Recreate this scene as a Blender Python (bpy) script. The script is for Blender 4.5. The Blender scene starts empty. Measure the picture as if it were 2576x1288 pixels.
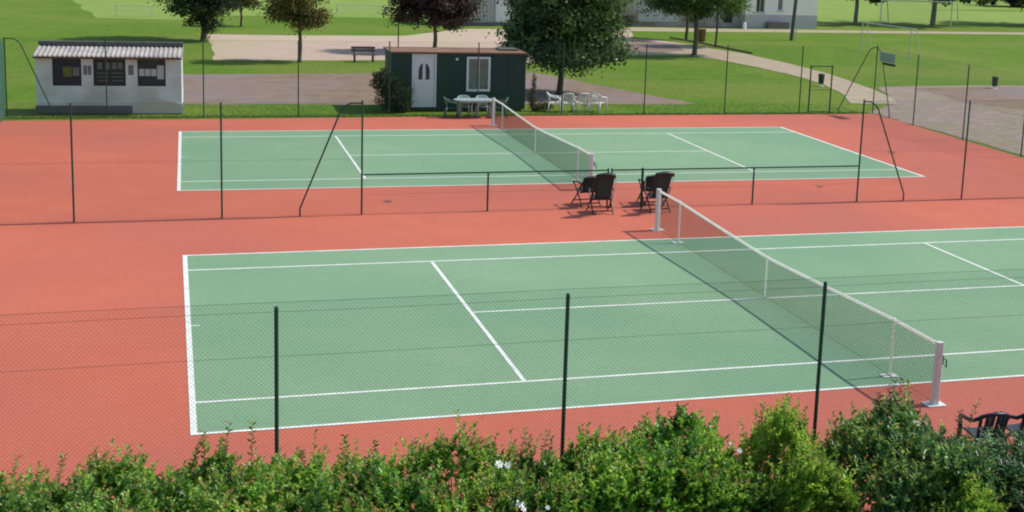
import bpy, math, random
import numpy as np
from mathutils import Vector, Matrix
random.seed(7); rng = np.random.default_rng(11)
S = bpy.context.scene
COL = S.collection
R = math.radians

# ------------------------------------------------------------------ camera, sky, sun, exposure
cam_d = bpy.data.cameras.new("camera")
cam = bpy.data.objects.new("camera", cam_d); COL.objects.link(cam); S.camera = cam
pi_, ya, ro = 0.17891, 0.28227, 0.03346
fw = Vector((math.sin(ya)*math.cos(pi_), math.cos(ya)*math.cos(pi_), -math.sin(pi_)))
rt = Vector((math.cos(ya), -math.sin(ya), 0)); up = rt.cross(fw)
r2 = rt*math.cos(ro) + up*math.sin(ro); u2 = -rt*math.sin(ro) + up*math.cos(ro)
m = Matrix((r2, u2, -fw)).transposed().to_4x4(); m.translation = Vector((-0.19155, -18.90813, 7.47162))
cam.matrix_world = m
cam_d.sensor_width = 36.0
cam_d.lens = 36*3275.902/2576
cam_d.shift_x = -78.957/2576
cam_d.shift_y = -218.166/2576
cam_d.clip_end = 2000

W = bpy.data.worlds.new("World"); S.world = W; W.use_nodes = True
nt = W.node_tree
sky = nt.nodes.new('ShaderNodeTexSky'); sky.sky_type = 'NISHITA'; sky.sun_disc = False
sky.sun_elevation = R(49); sky.sun_rotation = R(88)
bg = nt.nodes['Background']; nt.links.new(sky.outputs[0], bg.inputs[0]); bg.inputs[1].default_value = 0.15
sun_d = bpy.data.lights.new("sun", 'SUN'); sun_d.energy = 3.65; sun_d.angle = R(0.9); sun_d.color = (1.0, 0.955, 0.88)
sun = bpy.data.objects.new("sun", sun_d); COL.objects.link(sun)
sdir = Vector((math.cos(R(49)), 0.035, math.sin(R(49)))).normalized()
sun.rotation_euler = sdir.to_track_quat('Z', 'Y').to_euler()
S.view_settings.view_transform = 'Standard'; S.view_settings.look = 'None'
S.view_settings.exposure = 0.09; S.view_settings.gamma = 1.0
S.cycles.max_bounces = 8
S.cycles.transparent_max_bounces = 16
S.cycles.pixel_filter_type = 'BLACKMAN_HARRIS'
S.cycles.filter_width = 2.0

# ------------------------------------------------------------------ materials
def mat(name, c1, c2=None, scale=4.0, rough=0.7, bump=0.0, bscale=None, c3=None, scale3=0.3, metal=0.0, spec=0.4, detail=6, stretch=None, grain=None):
    M = bpy.data.materials.new(name); M.use_nodes = True
    t = M.node_tree; b = t.nodes['Principled BSDF']
    b.inputs['Roughness'].default_value = rough
    b.inputs['Metallic'].default_value = metal
    b.inputs['Specular IOR Level'].default_value = spec
    b.inputs['Base Color'].default_value = (*c1, 1)
    tc = t.nodes.new('ShaderNodeTexCoord'); vec = tc.outputs['Object']
    if stretch:
        mp = t.nodes.new('ShaderNodeMapping'); mp.inputs['Scale'].default_value = stretch
        t.links.new(vec, mp.inputs[0]); vec = mp.outputs[0]
    if c2:
        n = t.nodes.new('ShaderNodeTexNoise'); n.inputs['Scale'].default_value = scale; n.inputs['Detail'].default_value = detail; n.inputs['Roughness'].default_value = .62
        t.links.new(vec, n.inputs['Vector'])
        r = t.nodes.new('ShaderNodeMapRange'); r.inputs[1].default_value = 0.33; r.inputs[2].default_value = 0.67
        t.links.new(n.outputs['Fac'], r.inputs[0])
        mx = t.nodes.new('ShaderNodeMix'); mx.data_type = 'RGBA'
        mx.inputs[6].default_value = (*c1, 1); mx.inputs[7].default_value = (*c2, 1)
        t.links.new(r.outputs[0], mx.inputs[0]); out = mx.outputs[2]
        if c3:
            n3 = t.nodes.new('ShaderNodeTexNoise'); n3.inputs['Scale'].default_value = scale3; n3.inputs['Detail'].default_value = 5
            t.links.new(vec, n3.inputs['Vector'])
            r3 = t.nodes.new('ShaderNodeMapRange'); r3.inputs[1].default_value = 0.42; r3.inputs[2].default_value = 0.62
            t.links.new(n3.outputs['Fac'], r3.inputs[0])
            m3 = t.nodes.new('ShaderNodeMix'); m3.data_type = 'RGBA'; m3.inputs[7].default_value = (*c3, 1)
            t.links.new(out, m3.inputs[6]); t.links.new(r3.outputs[0], m3.inputs[0]); out = m3.outputs[2]
        if grain:
            ng = t.nodes.new('ShaderNodeTexNoise'); ng.inputs['Scale'].default_value = grain[0]; ng.inputs['Detail'].default_value = 3; t.links.new(vec, ng.inputs['Vector'])
            rg = t.nodes.new('ShaderNodeMapRange'); rg.inputs[1].default_value = .3; rg.inputs[2].default_value = .7; rg.inputs[3].default_value = 1-grain[1]; rg.inputs[4].default_value = 1+grain[1]; t.links.new(ng.outputs['Fac'], rg.inputs[0])
            hg = t.nodes.new('ShaderNodeHueSaturation'); t.links.new(out, hg.inputs['Color']); t.links.new(rg.outputs[0], hg.inputs['Value']); out = hg.outputs[0]
        t.links.new(out, b.inputs['Base Color'])
    if bump:
        nb = t.nodes.new('ShaderNodeTexNoise'); nb.inputs['Scale'].default_value = bscale or scale*5; nb.inputs['Detail'].default_value = 4
        t.links.new(vec, nb.inputs['Vector'])
        bn = t.nodes.new('ShaderNodeBump'); bn.inputs['Strength'].default_value = bump; bn.inputs['Distance'].default_value = 0.05
        t.links.new(nb.outputs['Fac'], bn.inputs['Height']); t.links.new(bn.outputs[0], b.inputs['Normal'])
    return M

def leaf_mat(name, rough=0.45, trans=0.3, spec=0.5):
    M = bpy.data.materials.new(name); M.use_nodes = True
    t = M.node_tree; b = t.nodes['Principled BSDF']; b.inputs['Roughness'].default_value = rough
    b.inputs['Specular IOR Level'].default_value = spec
    a = t.nodes.new('ShaderNodeAttribute'); a.attribute_name = 'tint'; a.attribute_type = 'GEOMETRY'
    t.links.new(a.outputs['Color'], b.inputs['Base Color'])
    tr = t.nodes.new('ShaderNodeBsdfTranslucent'); 
    hs = t.nodes.new('ShaderNodeHueSaturation'); hs.inputs['Value'].default_value = 1.9; hs.inputs['Hue'].default_value = 0.48
    t.links.new(a.outputs['Color'], hs.inputs['Color']); t.links.new(hs.outputs[0], tr.inputs[0])
    mx = t.nodes.new('ShaderNodeMixShader'); mx.inputs[0].default_value = trans
    t.links.new(b.outputs[0], mx.inputs[1]); t.links.new(tr.outputs[0], mx.inputs[2])
    t.links.new(mx.outputs[0], t.nodes['Material Output'].inputs['Surface'])
    return M

GRASS = mat('grass', (.08, .175, .012), (.13, .215, .022), 1.1, .95, .6, 14, (.15, .21, .03), .11, spec=.1, grain=(5, .22))
FARGRASS = mat('far_grass', (.19, .29, .05), (.25, .33, .08), .4, .95, .3, 10, spec=.1)
RED = mat('red_acrylic', (.525, .134, .08), (.57, .155, .094), .5, .85, .15, 160, (.47, .132, .09), .13, spec=.2, grain=(9, .05))
GREEN = mat('green_acrylic', (.2, .332, .19), (.232, .36, .212), .5, .85, .12, 160, (.182, .325, .19), .15, spec=.2, grain=(9, .05))
def translucent(M, f):
    t = M.node_tree; o = t.nodes['Material Output']; b = t.nodes['Principled BSDF']
    tr = t.nodes.new('ShaderNodeBsdfTranslucent'); tr.inputs[0].default_value = (1, .99, .94, 1)
    mx = t.nodes.new('ShaderNodeMixShader'); mx.inputs[0].default_value = f
    t.links.new(b.outputs[0], mx.inputs[1]); t.links.new(tr.outputs[0], mx.inputs[2]); t.links.new(mx.outputs[0], o.inputs['Surface'])
WHITEP = mat('line_paint', (.86, .86, .8), (.6, .68, .58), 3.0, .8, grain=(30, .06))
PINKG = mat('pink_gravel', (.48, .34, .285), (.55, .42, .34), 0.6, .95, .3, 25, (.47, .4, .26), .12, spec=.1)
BROWNG = mat('brown_gravel', (.2, .14, .105), (.3, .225, .15), 0.9, .95, .3, 25, (.26, .2, .19), .16, spec=.1)
PATH = mat('path_gravel', (.36, .3, .2), (.46, .38, .27), 1.2, .95, .3, 25, spec=.1)
GREYG = mat('grey_gravel', (.29, .22, .185), (.37, .29, .245), 1.3, .95, .8, 9, (.3, .245, .17), .3, spec=.1, grain=(3, .2))
SOIL = mat('soil', (.06, .04, .025), (.1, .07, .04), 3, .95, .5)
FGREEN = mat('fence_green', (.01, .05, .03), (.015, .065, .04), 8, .5)
WIRE = mat('wire_green', (.015, .06, .04), rough=.5)
WSCREEN = mat('windscreen_green', (.05, .15, .11), (.06, .18, .13), 2, .8)
NETB = mat('net_black', (.012, .03, .02), rough=.7)
TAPE = mat('net_tape', (.93, .94, .9), (.84, .86, .8), 6, .7)
translucent(TAPE, .58)
ALU = mat('post_aluminium', (.74, .76, .7), (.64, .66, .6), 10, .45)
WPLAS = mat('white_plastic', (.75, .77, .73), (.66, .69, .64), 5, .4)
DKP = mat('green_plastic', (.05, .11, .09), (.08, .15, .12), 5, .4)
DPLAS = mat('navy_plastic', (.012, .012, .03), (.02, .016, .035), 5, .35)
BLACKM = mat('black_metal', (.015, .013, .013), rough=.4)
SLING = mat('grey_sling', (.012, .034, .034), (.02, .05, .052), 25, .7)
HUTG = mat('hut_green', (.007, .036, .026), (.01, .044, .031), 2, .6, .1, 20)
HUTROOF = mat('hut_roof', (.2, .1, .06), (.28, .16, .1), 1.5, .9, .4, 20)
FASCIA = mat('hut_fascia', (.12, .06, .045), (.15, .075, .05), 3, .8)
PVC = mat('white_pvc', (.72, .74, .76), (.66, .68, .7), 3, .4)
def glass_mat(name, c, rough=.1):
    return mat(name, c, tuple(min(1, v*1.6) for v in c), 2.5, rough, spec=.8)
GLASS = glass_mat('window_glass', (.09, .12, .1)); DGLASS = glass_mat('dark_glass', (.03, .04, .04))
RENDERW = mat('white_render', (.7, .77, .78), (.78, .83, .82), 1.2, .9, .3, 30, (.56, .6, .54), .8)
PLINTH = mat('plinth_grey', (.19, .165, .155), (.14, .13, .125), 2, .9, .3)
PINKR = mat('sunlit_render', (.62, .56, .51), (.56, .53, .49), 2, .9)  # render low on the kiosk, sunlit brightness put into the colour
CORR = mat('fibre_cement', (.42, .385, .38), (.28, .26, .25), 3, .9, .3, 30, (.46, .44, .38), 1.2)
DARKCEM = mat('dark_cement', (.075, .085, .065), (.13, .125, .12), 6, .95, .5, 30)  # dark mottled cement for the kiosk ridge cap and hut roof sheet
NAVY = mat('board_navy', (.012, .025, .055), (.014, .032, .05), 2, .3)
DKGREEN = mat('board_green', (.008, .035, .035), (.016, .04, .034), 2, .35)
PAPER = mat('paper', (.6, .62, .6), (.5, .54, .55), 9, .8)
PAPERG = mat('paper_grey', (.16, .17, .16), (.24, .25, .24), 9, .8)
YEL = mat('yellow_poster', (.2, .22, .02), (.13, .15, .03), 8, .7)
BARK = mat('bark', (.09, .065, .045), (.14, .11, .08), 8, .95, .6, 25, stretch=(1, 1, .25))
BARKG = mat('grey_bark', (.14, .14, .12), (.2, .2, .17), 8, .95, .6, 25, stretch=(1, 1, .25))
STEM = mat('green_stem', (.1, .1, .03), (.14, .08, .03), 8, .8)
WOOD = mat('weathered_wood', (.12, .08, .055), (.18, .12, .09), 9, .85, stretch=(1, 8, 8))
WOODB = mat('brown_wood', (.25, .14, .04), (.2, .11, .03), 6, .8)
HOUSEW = mat('house_render', (.82, .78, .7), (.85, .82, .75), .8, .9, .2, 20)
HOUSEG = mat('house_plinth', (.42, .42, .43), (.48, .48, .48), 1, .9, .2, 20)
STONE = mat('old_stone', (.36, .34, .28), (.5, .47, .41), 1.2, .95, .5, 8, (.28, .22, .15), .4)
SHEET = mat('shed_sheet', (.55, .54, .52), (.38, .38, .37), 1.5, .6, stretch=(9, 9, .3))
SHEETW = mat('shed_white', (.74, .75, .73), (.66, .68, .66), 1.5, .6)
TILE = mat('roof_tile', (.22, .1, .06), (.3, .16, .1), 5, .9, .4)
DARKOPEN = mat('dark_opening', (.02, .02, .02), (.035, .035, .03), 3, .6)
GOALW = mat('goal_white', (.5, .54, .42), rough=.6)
POLEG = mat('pole_timber', (.07, .075, .07), (.11, .115, .1), 5, .9, .3, 20, stretch=(1, 1, .2))
BINM = mat('bin_dark', (.012, .03, .012), (.02, .045, .02), 5, .6)
PANEL = mat('pale_green_panel', (.2, .36, .28), (.24, .4, .31), 3, .6)
STAIN = mat('surface_stain', (.13, .05, .035), (.25, .09, .06), 14, .9)
LEAF = leaf_mat('leaf', .33, .38, .42)
LEAFT = leaf_mat('tree_leaf', .6, .25, .3)
PETAL = mat('white_petal', (.82, .82, .76), (.75, .76, .68), 20, .6)
PETALC = mat('yellow_centre', (.6, .5, .1), rough=.7)

# ------------------------------------------------------------------ mesh helpers
def tag(o, label=None, cat=None, group=None, kind=None):
    if label: o['label'] = label
    if cat: o['category'] = cat
    if group: o['group'] = group
    if kind: o['kind'] = kind
    return o
def empty(name, loc, rz=0, label=None, cat=None, group=None):
    o = bpy.data.objects.new(name, None); COL.objects.link(o); o.location = loc; o.rotation_euler = (0, 0, rz)
    o.empty_display_size = .2
    return tag(o, label, cat, group)
def raw(name, V, F, material, parent=None, smooth=False, tint=None, loc=None):
    me = bpy.data.meshes.new(name)
    V = np.asarray(V, np.float32); 
    if isinstance(F, np.ndarray):
        k = F.shape[1]; n = len(F)
        me.vertices.add(len(V)); me.vertices.foreach_set('co', V.ravel())
        me.loops.add(n*k); me.loops.foreach_set('vertex_index', F.astype(np.int32).ravel())
        me.polygons.add(n); me.polygons.foreach_set('loop_start', np.arange(0, n*k, k, dtype=np.int32))
        me.update(calc_edges=True)
    else:
        me.from_pydata([tuple(map(float, v)) for v in V], [], F); me.update()
    for mm in (material if isinstance(material, (list, tuple)) else [material]): me.materials.append(mm)
    if smooth: me.shade_smooth()
    if tint is not None:
        a = me.color_attributes.new('tint', 'FLOAT_COLOR', 'POINT')
        a.data.foreach_set('color', np.hstack([tint, np.ones((len(tint), 1))]).astype(np.float32).ravel())
    o = bpy.data.objects.new(name, me); COL.objects.link(o)
    if parent: o.parent = parent
    if loc: o.location = loc
    return o
class MB:
    def __init__(s): s.v = []; s.f = []
    def add(s, V, F):
        b = len(s.v); s.v += [tuple(v) for v in V]; s.f += [tuple(i+b for i in f) for f in F]; return s
    def box(s, x0, x1, y0, y1, z0, z1, c=0.0):
        if c <= 0:
            V = [(x, y, z) for z in (z0, z1) for y in (y0, y1) for x in (x0, x1)]
            return s.add(V, [(0, 2, 3, 1), (4, 5, 7, 6), (0, 1, 5, 4), (2, 6, 7, 3), (0, 4, 6, 2), (1, 3, 7, 5)])
        P = [(x0+c, y0), (x1-c, y0), (x1, y0+c), (x1, y1-c), (x1-c, y1), (x0+c, y1), (x0, y1-c), (x0, y0+c)]
        V = [(x, y, z0) for x, y in P] + [(x, y, z1) for x, y in P]; n = 8
        return s.add(V, [tuple(range(7, -1, -1)), tuple(range(8, 16))] + [(i, (i+1) % n, n+(i+1) % n, n+i) for i in range(n)])
    def prism(s, P, z0, z1):
        n = len(P); V = [(x, y, z0) for x, y in P] + [(x, y, z1) for x, y in P]
        return s.add(V, [tuple(range(n-1, -1, -1)), tuple(range(n, 2*n))] + [(i, (i+1) % n, n+(i+1) % n, n+i) for i in range(n)])
    def tube(s, pts, r, n=8, cap=True):
        pts = [Vector(p) for p in pts]; rs = r if isinstance(r, (list, tuple)) else [r]*len(pts)
        V = []; prev = None
        for i, p in enumerate(pts):
            d = (pts[min(i+1, len(pts)-1)] - pts[max(i-1, 0)]).normalized()
            if prev is None:
                a = Vector((0, 0, 1)) if abs(d.z) < .9 else Vector((1, 0, 0)); x = d.cross(a).normalized()
            else:
                x = (prev - d*prev.dot(d)).normalized()
            prev = x; y = d.cross(x)
            for k in range(n):
                t = 2*math.pi*k/n; V.append(p + (x*math.cos(t)+y*math.sin(t))*rs[i])
        F = [(i*n+k, i*n+(k+1) % n, (i+1)*n+(k+1) % n, (i+1)*n+k) for i in range(len(pts)-1) for k in range(n)]
        if cap: F += [tuple(range(n-1, -1, -1)), tuple((len(pts)-1)*n+k for k in range(n))]
        return s.add(V, F)
    def grid(s, fn, nu, nv, thick=0.0):
        P = [[Vector(fn(i/nu, j/nv)) for j in range(nv+1)] for i in range(nu+1)]
        V = [p for row in P for p in row]; w = nv+1
        F = [(i*w+j, (i+1)*w+j, (i+1)*w+j+1, i*w+j+1) for i in range(nu) for j in range(nv)]
        if not thick: return s.add(V, F)
        N = []
        for i in range(nu+1):
            for j in range(nv+1):
                a = P[min(i+1, nu)][j]-P[max(i-1, 0)][j]; b = P[i][min(j+1, nv)]-P[i][max(j-1, 0)]
                N.append(a.cross(b).normalized())
        n = len(V); V2 = V + [v-N[i]*thick for i, v in enumerate(V)]
        F2 = F + [tuple(n+k for k in reversed(f)) for f in F]
        B = [(i, 0) for i in range(nu+1)] + [(nu, j) for j in range(1, nv+1)] + [(i, nv) for i in range(nu-1, -1, -1)] + [(0, j) for j in range(nv-1, 0, -1)]
        B = [i*w+j for i, j in B]
        F2 += [(B[(k+1) % len(B)], B[k], B[k]+n, B[(k+1) % len(B)]+n) for k in range(len(B))]
        return s.add(V2, F2)
    def build(s, name, material, parent=None, smooth=False, loc=None):
        return raw(name, s.v, s.f, material, parent, smooth, loc=loc)
def copy_thing(o, loc, rz, label, kids=None):
    c = o.copy(); COL.objects.link(c); c.location = loc; c.rotation_euler = (0, 0, rz); c['label'] = label
    def rec(a, b):
        for ch in list(a.children):
            d = ch.copy(); COL.objects.link(d); d.parent = b; d.matrix_parent_inverse = ch.matrix_parent_inverse.copy(); rec(ch, d)
    rec(o, c); return c
def sheet(name, P, z, material, parent=None, th=0.0):
    """flat polygon laid at height z"""
    if th: return MB().prism(P, z-th, z).build(name, material, parent)
    return raw(name, [(x, y, z) for x, y in P], [tuple(range(len(P)))], material, parent)

def rods(A, B, r):
    """three sided rods from A to B (numpy n x 3)"""
    A = np.asarray(A, float); B = np.asarray(B, float); n = len(A)
    d = B-A; d /= np.linalg.norm(d, axis=1)[:, None]+1e-12
    ref = np.where(np.abs(d[:, 2:3]) < .9, [[0, 0, 1.]], [[1., 0, 0]])
    x = np.cross(d, ref); x /= np.linalg.norm(x, axis=1)[:, None]; y = np.cross(d, x)
    V = np.zeros((n, 6, 3))
    for k in range(3):
        t = 2*math.pi*k/3; o = (x*math.cos(t)+y*math.sin(t))*r
        V[:, k] = A+o; V[:, 3+k] = B+o
    F = np.array([[0, 1, 4, 3], [1, 2, 5, 4], [2, 0, 3, 5]])
    F = (F[None]+6*np.arange(n)[:, None, None]).reshape(-1, 4)
    return V.reshape(-1, 3), F

# ------------------------------------------------------------------ ground and surfaces
tag(raw('ground', [(-260, -60, -.035), (420, -60, -.035), (420, 620, -.035), (-260, 620, -.035)], [(0, 1, 2, 3)], GRASS), kind='structure')
def surf(name, P, z, m_, th=0): return tag(sheet(name, P, z, m_, th=th), kind='structure')
def wob(P, amp, step):
    """edges of a worn gravel area: subdivided and slightly uneven"""
    out = []
    n = len(P)
    for i in range(n):
        a = Vector(P[i]); b = Vector(P[(i+1) % n]); L = (b-a).length; k = max(1, int(L/step)); nr = Vector((-(b-a).y, (b-a).x)).normalized()
        for j in range(k):
            t = j/k; q = a.lerp(b, t) + nr*(amp*random.uniform(-1, 1) if j else 0); out.append((q.x, q.y))
    return out
surf('far_field', wob([(-5.6, 87.2), (1, 86.5), (1.5, 92), (12, 92.5), (21, 92), (21, 84.5), (22, 110), (130, 128), (130, 200), (-22, 200), (-9, 112)], .3, 3), -.031, FARGRASS)
surf('far_field', wob([(56.5, 89.5), (62, 93.6), (100, 97), (140, 100), (160, 120), (70, 120), (58, 100)], .3, 3), -.027, FARGRASS)
surf('soil_bed', [(-6, -9), (14, -9), (14, -3.9), (-6, -3.9)], -.02, SOIL)
surf('gravel_pitch', wob([(2.1, 55.4), (10.6, 55.9), (16, 55.2), (24.6, 54.6), (28.4, 60.0), (32.8, 60.3), (34.2, 60.6), (36.3, 66.3), (34.5, 72), (33, 72.8), (36, 81.3), (27, 81.6), (22, 80.5), (16, 73.5), (8, 72.7), (2.4, 73)], .2, 1.5), -.027, PINKG)
surf('gravel_pitch', wob([(27.5, 62.3), (35.6, 63.2), (36.3, 67.5), (33, 71.5), (27.2, 70.5)], .2, 1.2), -.023, BROWNG)
surf('gravel_yard', wob([(-1.5, 37.2), (8.2, 36.7), (14, 36.6), (22.2, 36.3), (23.2, 36.6), (21.2, 42.5), (18.9, 49.6), (14, 49.3), (5, 48.7), (-1.5, 48.2)], .15, 1.2), -.027, BROWNG)
surf('path', wob([(33.6, 80.6), (39, 80.3), (52.5, 81.2), (74.8, 82.0), (112, 83.4), (112, 85.4), (75, 84.5), (54, 84.2), (40, 84.4), (30, 84.6), (26, 83.6), (26, 81)], .1, 2), -.019, PATH)
surf('path', wob([(32.4, 59.4), (33.2, 57.7), (33.8, 53.0), (34.0, 48.2), (33.6, 44.0), (32.4, 39.6), (31.0, 36.4), (33.4, 36.2), (34.6, 39.0), (35.4, 42.2), (36.6, 48.7), (37.0, 54.9), (36.9, 61.9), (35.9, 65.6), (34.4, 68)], .08, 1.2), -.015, PATH)
surf('gravel_court', wob([(30.3, 33.5), (33.6, 36.6), (36.2, 42.9), (41, 43.6), (46, 43.6), (70, 43.6), (70, 8), (30, 8)], .1, 1.5), -.019, GREYG)
surf('gravel_court', wob([(38.2, 42.6), (45, 42.9), (69.5, 42.5), (69.5, 25), (52, 24), (41, 31), (37.4, 36.5)], .25, 1.5), -.012, BROWNG)
surf('court_slab', [(-6.3, 32.4), (0, 32.42), (8, 32.75), (14, 32.85), (30.2, 32.75), (29.5, 18), (28.9, -4.4), (-6.3, -4.4)], 0.0, RED, th=.12)

OX, OY, TH = -0.0728, 18.46, -0.0121
def court(ox, oy, th):
    c, s_ = math.cos(th), math.sin(th)
    T = lambda x, y: (ox+x*c-y*s_, oy+y*c+x*s_)
    rect = lambda x0, x1, y0, y1: [T(x0, y0), T(x1, y0), T(x1, y1), T(x0, y1)]
    surf('court_surface', rect(0.05, 23.72, .03, 10.94), .004, GREEN)
    mb = MB()
    for (x0, x1, y0, y1) in [(0, .1, 0, 10.97), (23.67, 23.77, 0, 10.97), (.1, 23.67, 0, .075), (.1, 23.67, 10.895, 10.97),
                             (.1, 23.67, 1.33, 1.4), (.1, 23.67, 9.57, 9.64), (5.445, 5.52, 1.4, 9.57), (18.25, 18.325, 1.4, 9.57),
                             (5.52, 11.83, 5.45, 5.515), (11.94, 18.25, 5.45, 5.515), (.1, .25, 5.46, 5.51), (23.52, 23.67, 5.46, 5.51)]:
        P = rect(x0, x1, y0, y1); mb.add([(x, y, .008) for x, y in P], [(0, 1, 2, 3)])
    tag(mb.build('court_markings', WHITEP), kind='structure')
    return T
court(0, 0, 0); TF = court(OX, OY, TH)
def stain(x, y, rx, ry):
    P = [(x+rx*math.cos(a)*random.uniform(.7, 1.2), y+ry*math.sin(a)*random.uniform(.7, 1.2)) for a in np.linspace(0, 2*math.pi, 14)[:-1]]
    surf('surface_stain', P, .005, STAIN)
for q in [(5.55, 16.35, .12, .18), (19.2, 17.0, .13, .14), (25.2, 22.9, .16, .2)]: stain(*q)

# ------------------------------------------------------------------ tennis nets
def tennis_net(name, T, ox, oy, th, label):
    root = empty(name, (ox, oy, 0), th, label, 'tennis net', 'nets across the two courts')
    X = 11.885; ya, yb = -.914, 11.884
    def top(y):
        if y < .457: return 1.07
        if y > 10.513: return 1.07
        t = abs(y-5.485)/(5.485-.457); return .914 + .156*t**1.15
    MB().box(X-.055, X+.055, ya-.12, ya-.01, 0, 1.09, .014).build('post', ALU, root)
    MB().box(X-.055, X+.055, yb+.01, yb+.12, 0, 1.09, .014).build('post', ALU, root)
    for y, s_ in ((ya-.055, -1), (yb+.055, 1)):
        MB().box(X-.17, X+.17, y-.12, y+.12, .004, .022, .02).box(X-.06, X+.06, y-.06, y+.06, .022, .05, .01).build('base_plate', WPLAS, root)
    MB().box(X+.056, X+.09, ya-.1, ya-.02, .7, .86, .01).tube([(X+.09, ya-.06, .78), (X+.16, ya-.06, .78), (X+.16, ya-.06, .64)], .012, 6).build('winder', BLACKM, root)
    ys = np.linspace(ya, yb, 285); n = len(ys)
    tp = np.array([top(y) for y in ys]); A = np.c_[np.full(n, X), ys, np.full(n, .03)]; B = np.c_[np.full(n, X), ys, tp-.03]
    A2 = []; B2 = []
    for k in range(23):
        f = k/22
        for i in range(0, n-4, 4):
            A2.append((X, ys[i], .03+(tp[i]-.06)*f)); B2.append((X, ys[i+4], .03+(tp[i+4]-.06)*f))
    V1, F1 = rods(A, B, .0032); V2, F2 = rods(A2, B2, .0032)
    raw('mesh', np.vstack([V1, V2]), np.vstack([F1, F2+len(V1)]), NETB, root)
    mb = MB()
    for i in range(0, n-4, 4):
        za, zb = tp[i], tp[i+4]; y0, y1 = ys[i], ys[i+4]
        V = [(X-.008, y0, za-.06), (X-.008, y0, za), (X+.008, y0, za), (X+.008, y0, za-.06), (X-.008, y1, zb-.06), (X-.008, y1, zb), (X+.008, y1, zb), (X+.008, y1, zb-.06)]
        mb.add(V, [(0, 1, 5, 4), (1, 2, 6, 5), (2, 3, 7, 6), (3, 0, 4, 7)])
    mb.build('headband', TAPE, root)
    mb = MB().tube([(X, y, .03) for y in ys[::12]], .006, 5)
    mb.build('bottom_cord', NETB, root)
    MB().box(X-.012, X+.012, 5.46, 5.51, .0, .925).build('centre_strap', TAPE, root)
    MB().box(X-.006, X+.006, ya, ya+.05, .03, 1.01).build('side_tape', TAPE, root); MB().box(X-.006, X+.006, yb-.05, yb, .03, 1.01).build('side_tape', TAPE, root)
    for y in (.457, 10.513):
        s_ = MB().tube([(X+.02, y, .0), (X+.02, y, 1.07)], .022, 8).build('singles_stick', TAPE, root)
        MB().box(X-.14, X+.14, y-.09, y+.09, .01, .022, .02).build('stick_base', WPLAS, s_)
    return root
tennis_net('tennis_net', None, 0, 0, 0, 'tennis net with white headband across the near court, its post close to the hedge')
tennis_net('tennis_net', None, OX, OY, TH, 'tennis net with white headband across the far court, in front of the green hut')

# ------------------------------------------------------------------ chain link fences
def fence(label, p0, p1, posts, h=3.0, mesh_h=None, rail=False, braces=(), wires=(.03, .55, 1.0), pitch=.0707, r=.0013, post_r=.025, name='chain_link_fence', screen=False):
    p0 = Vector(p0); p1 = Vector(p1); L = (p1-p0).length; a = math.atan2(p1.y-p0.y, p1.x-p0.x)
    root = empty(name, (p0.x, p0.y, 0), a, label, 'fence')
    mh = mesh_h or h
    ks = np.arange(-mh, L, pitch)
    for sg in (1, -1):
        # line s = k + z (rising) or s = k + mh - z (falling)
        k = ks; s0 = k.copy(); s1 = k+mh; z0 = np.zeros_like(k)+.02; z1 = np.zeros_like(k)+mh
        lo = s0 < 0; z0 = np.where(lo, -s0, z0); s0 = np.where(lo, 0, s0)
        hi = s1 > L; z1 = np.where(hi, L-k, z1); s1 = np.where(hi, L, s1)
        ok = (s1-s0) > .01; s0, s1, z0, z1 = s0[ok], s1[ok], z0[ok], z1[ok]
        if sg < 0: z0, z1 = mh+.02-z0, mh-z1+.02
        Ar = np.c_[s0, np.full(len(s0), -.026+sg*.0015), z0]; Br = np.c_[s1, np.full(len(s0), -.026+sg*.0015), z1]
        if sg > 0: VV, FF = rods(Ar, Br, r)
        else:
            v, f = rods(Ar, Br, r); FF = np.vstack([FF, f+len(VV)]); VV = np.vstack([VV, v])
    raw('wire_mesh', VV, FF, WIRE, root)
    for f in wires:
        z = f*mh
        pts = [(L*i/24, -.03, z+.006*math.sin(i*1.7)) for i in range(25)]
        MB().tube(pts, .002, 5).build('tension_wire', WIRE, root)
    for s_, ph in posts:
        MB().tube([(s_, 0, 0), (s_, 0, ph-.015)], post_r, 10).tube([(s_, 0, ph-.015), (s_, 0, ph+.005)], [post_r*1.12, post_r*.7], 10).build('post', FGREEN, root)
    if rail: MB().tube([(rail[0], 0, h-.02), (rail[1], 0, h-.02)], .021, 8).build('top_rail', FGREEN, root)
    for pts in braces:
        MB().tube(pts, .022, 8).build('brace', FGREEN, root)
    return root
def arc_brace(s_top, s_foot, h=2.97, reach=.45, knee=.28, y=0.0):
    d = 1 if s_foot > s_top else -1
    sb = s_top+d*reach
    P = [(s_top, y, h), (sb-d*.15, y, h)]
    for t in (.25, .5, .75, 1): P.append((sb-d*.15+d*.27*t, y, h-.02-.2*t*t))
    P += [(s_foot-d*.03, y, knee), (s_foot, y, knee-.08), (s_foot, y, 0)]
    return P
# near fence
fence('tall green chain-link fence with three visible posts standing just behind the hedge', (-6.3, -3.7), (26.1, -3.7),
      [(x+6.3, 3.0) for x in (-6.28, -2.65, .97, 4.6, 8.21, 11.83, 15.45, 19.07, 22.7)],
      mesh_h=3.07, wires=(.01, .78, .96, .998), r=.00115, pitch=.056, post_r=.026)
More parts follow.
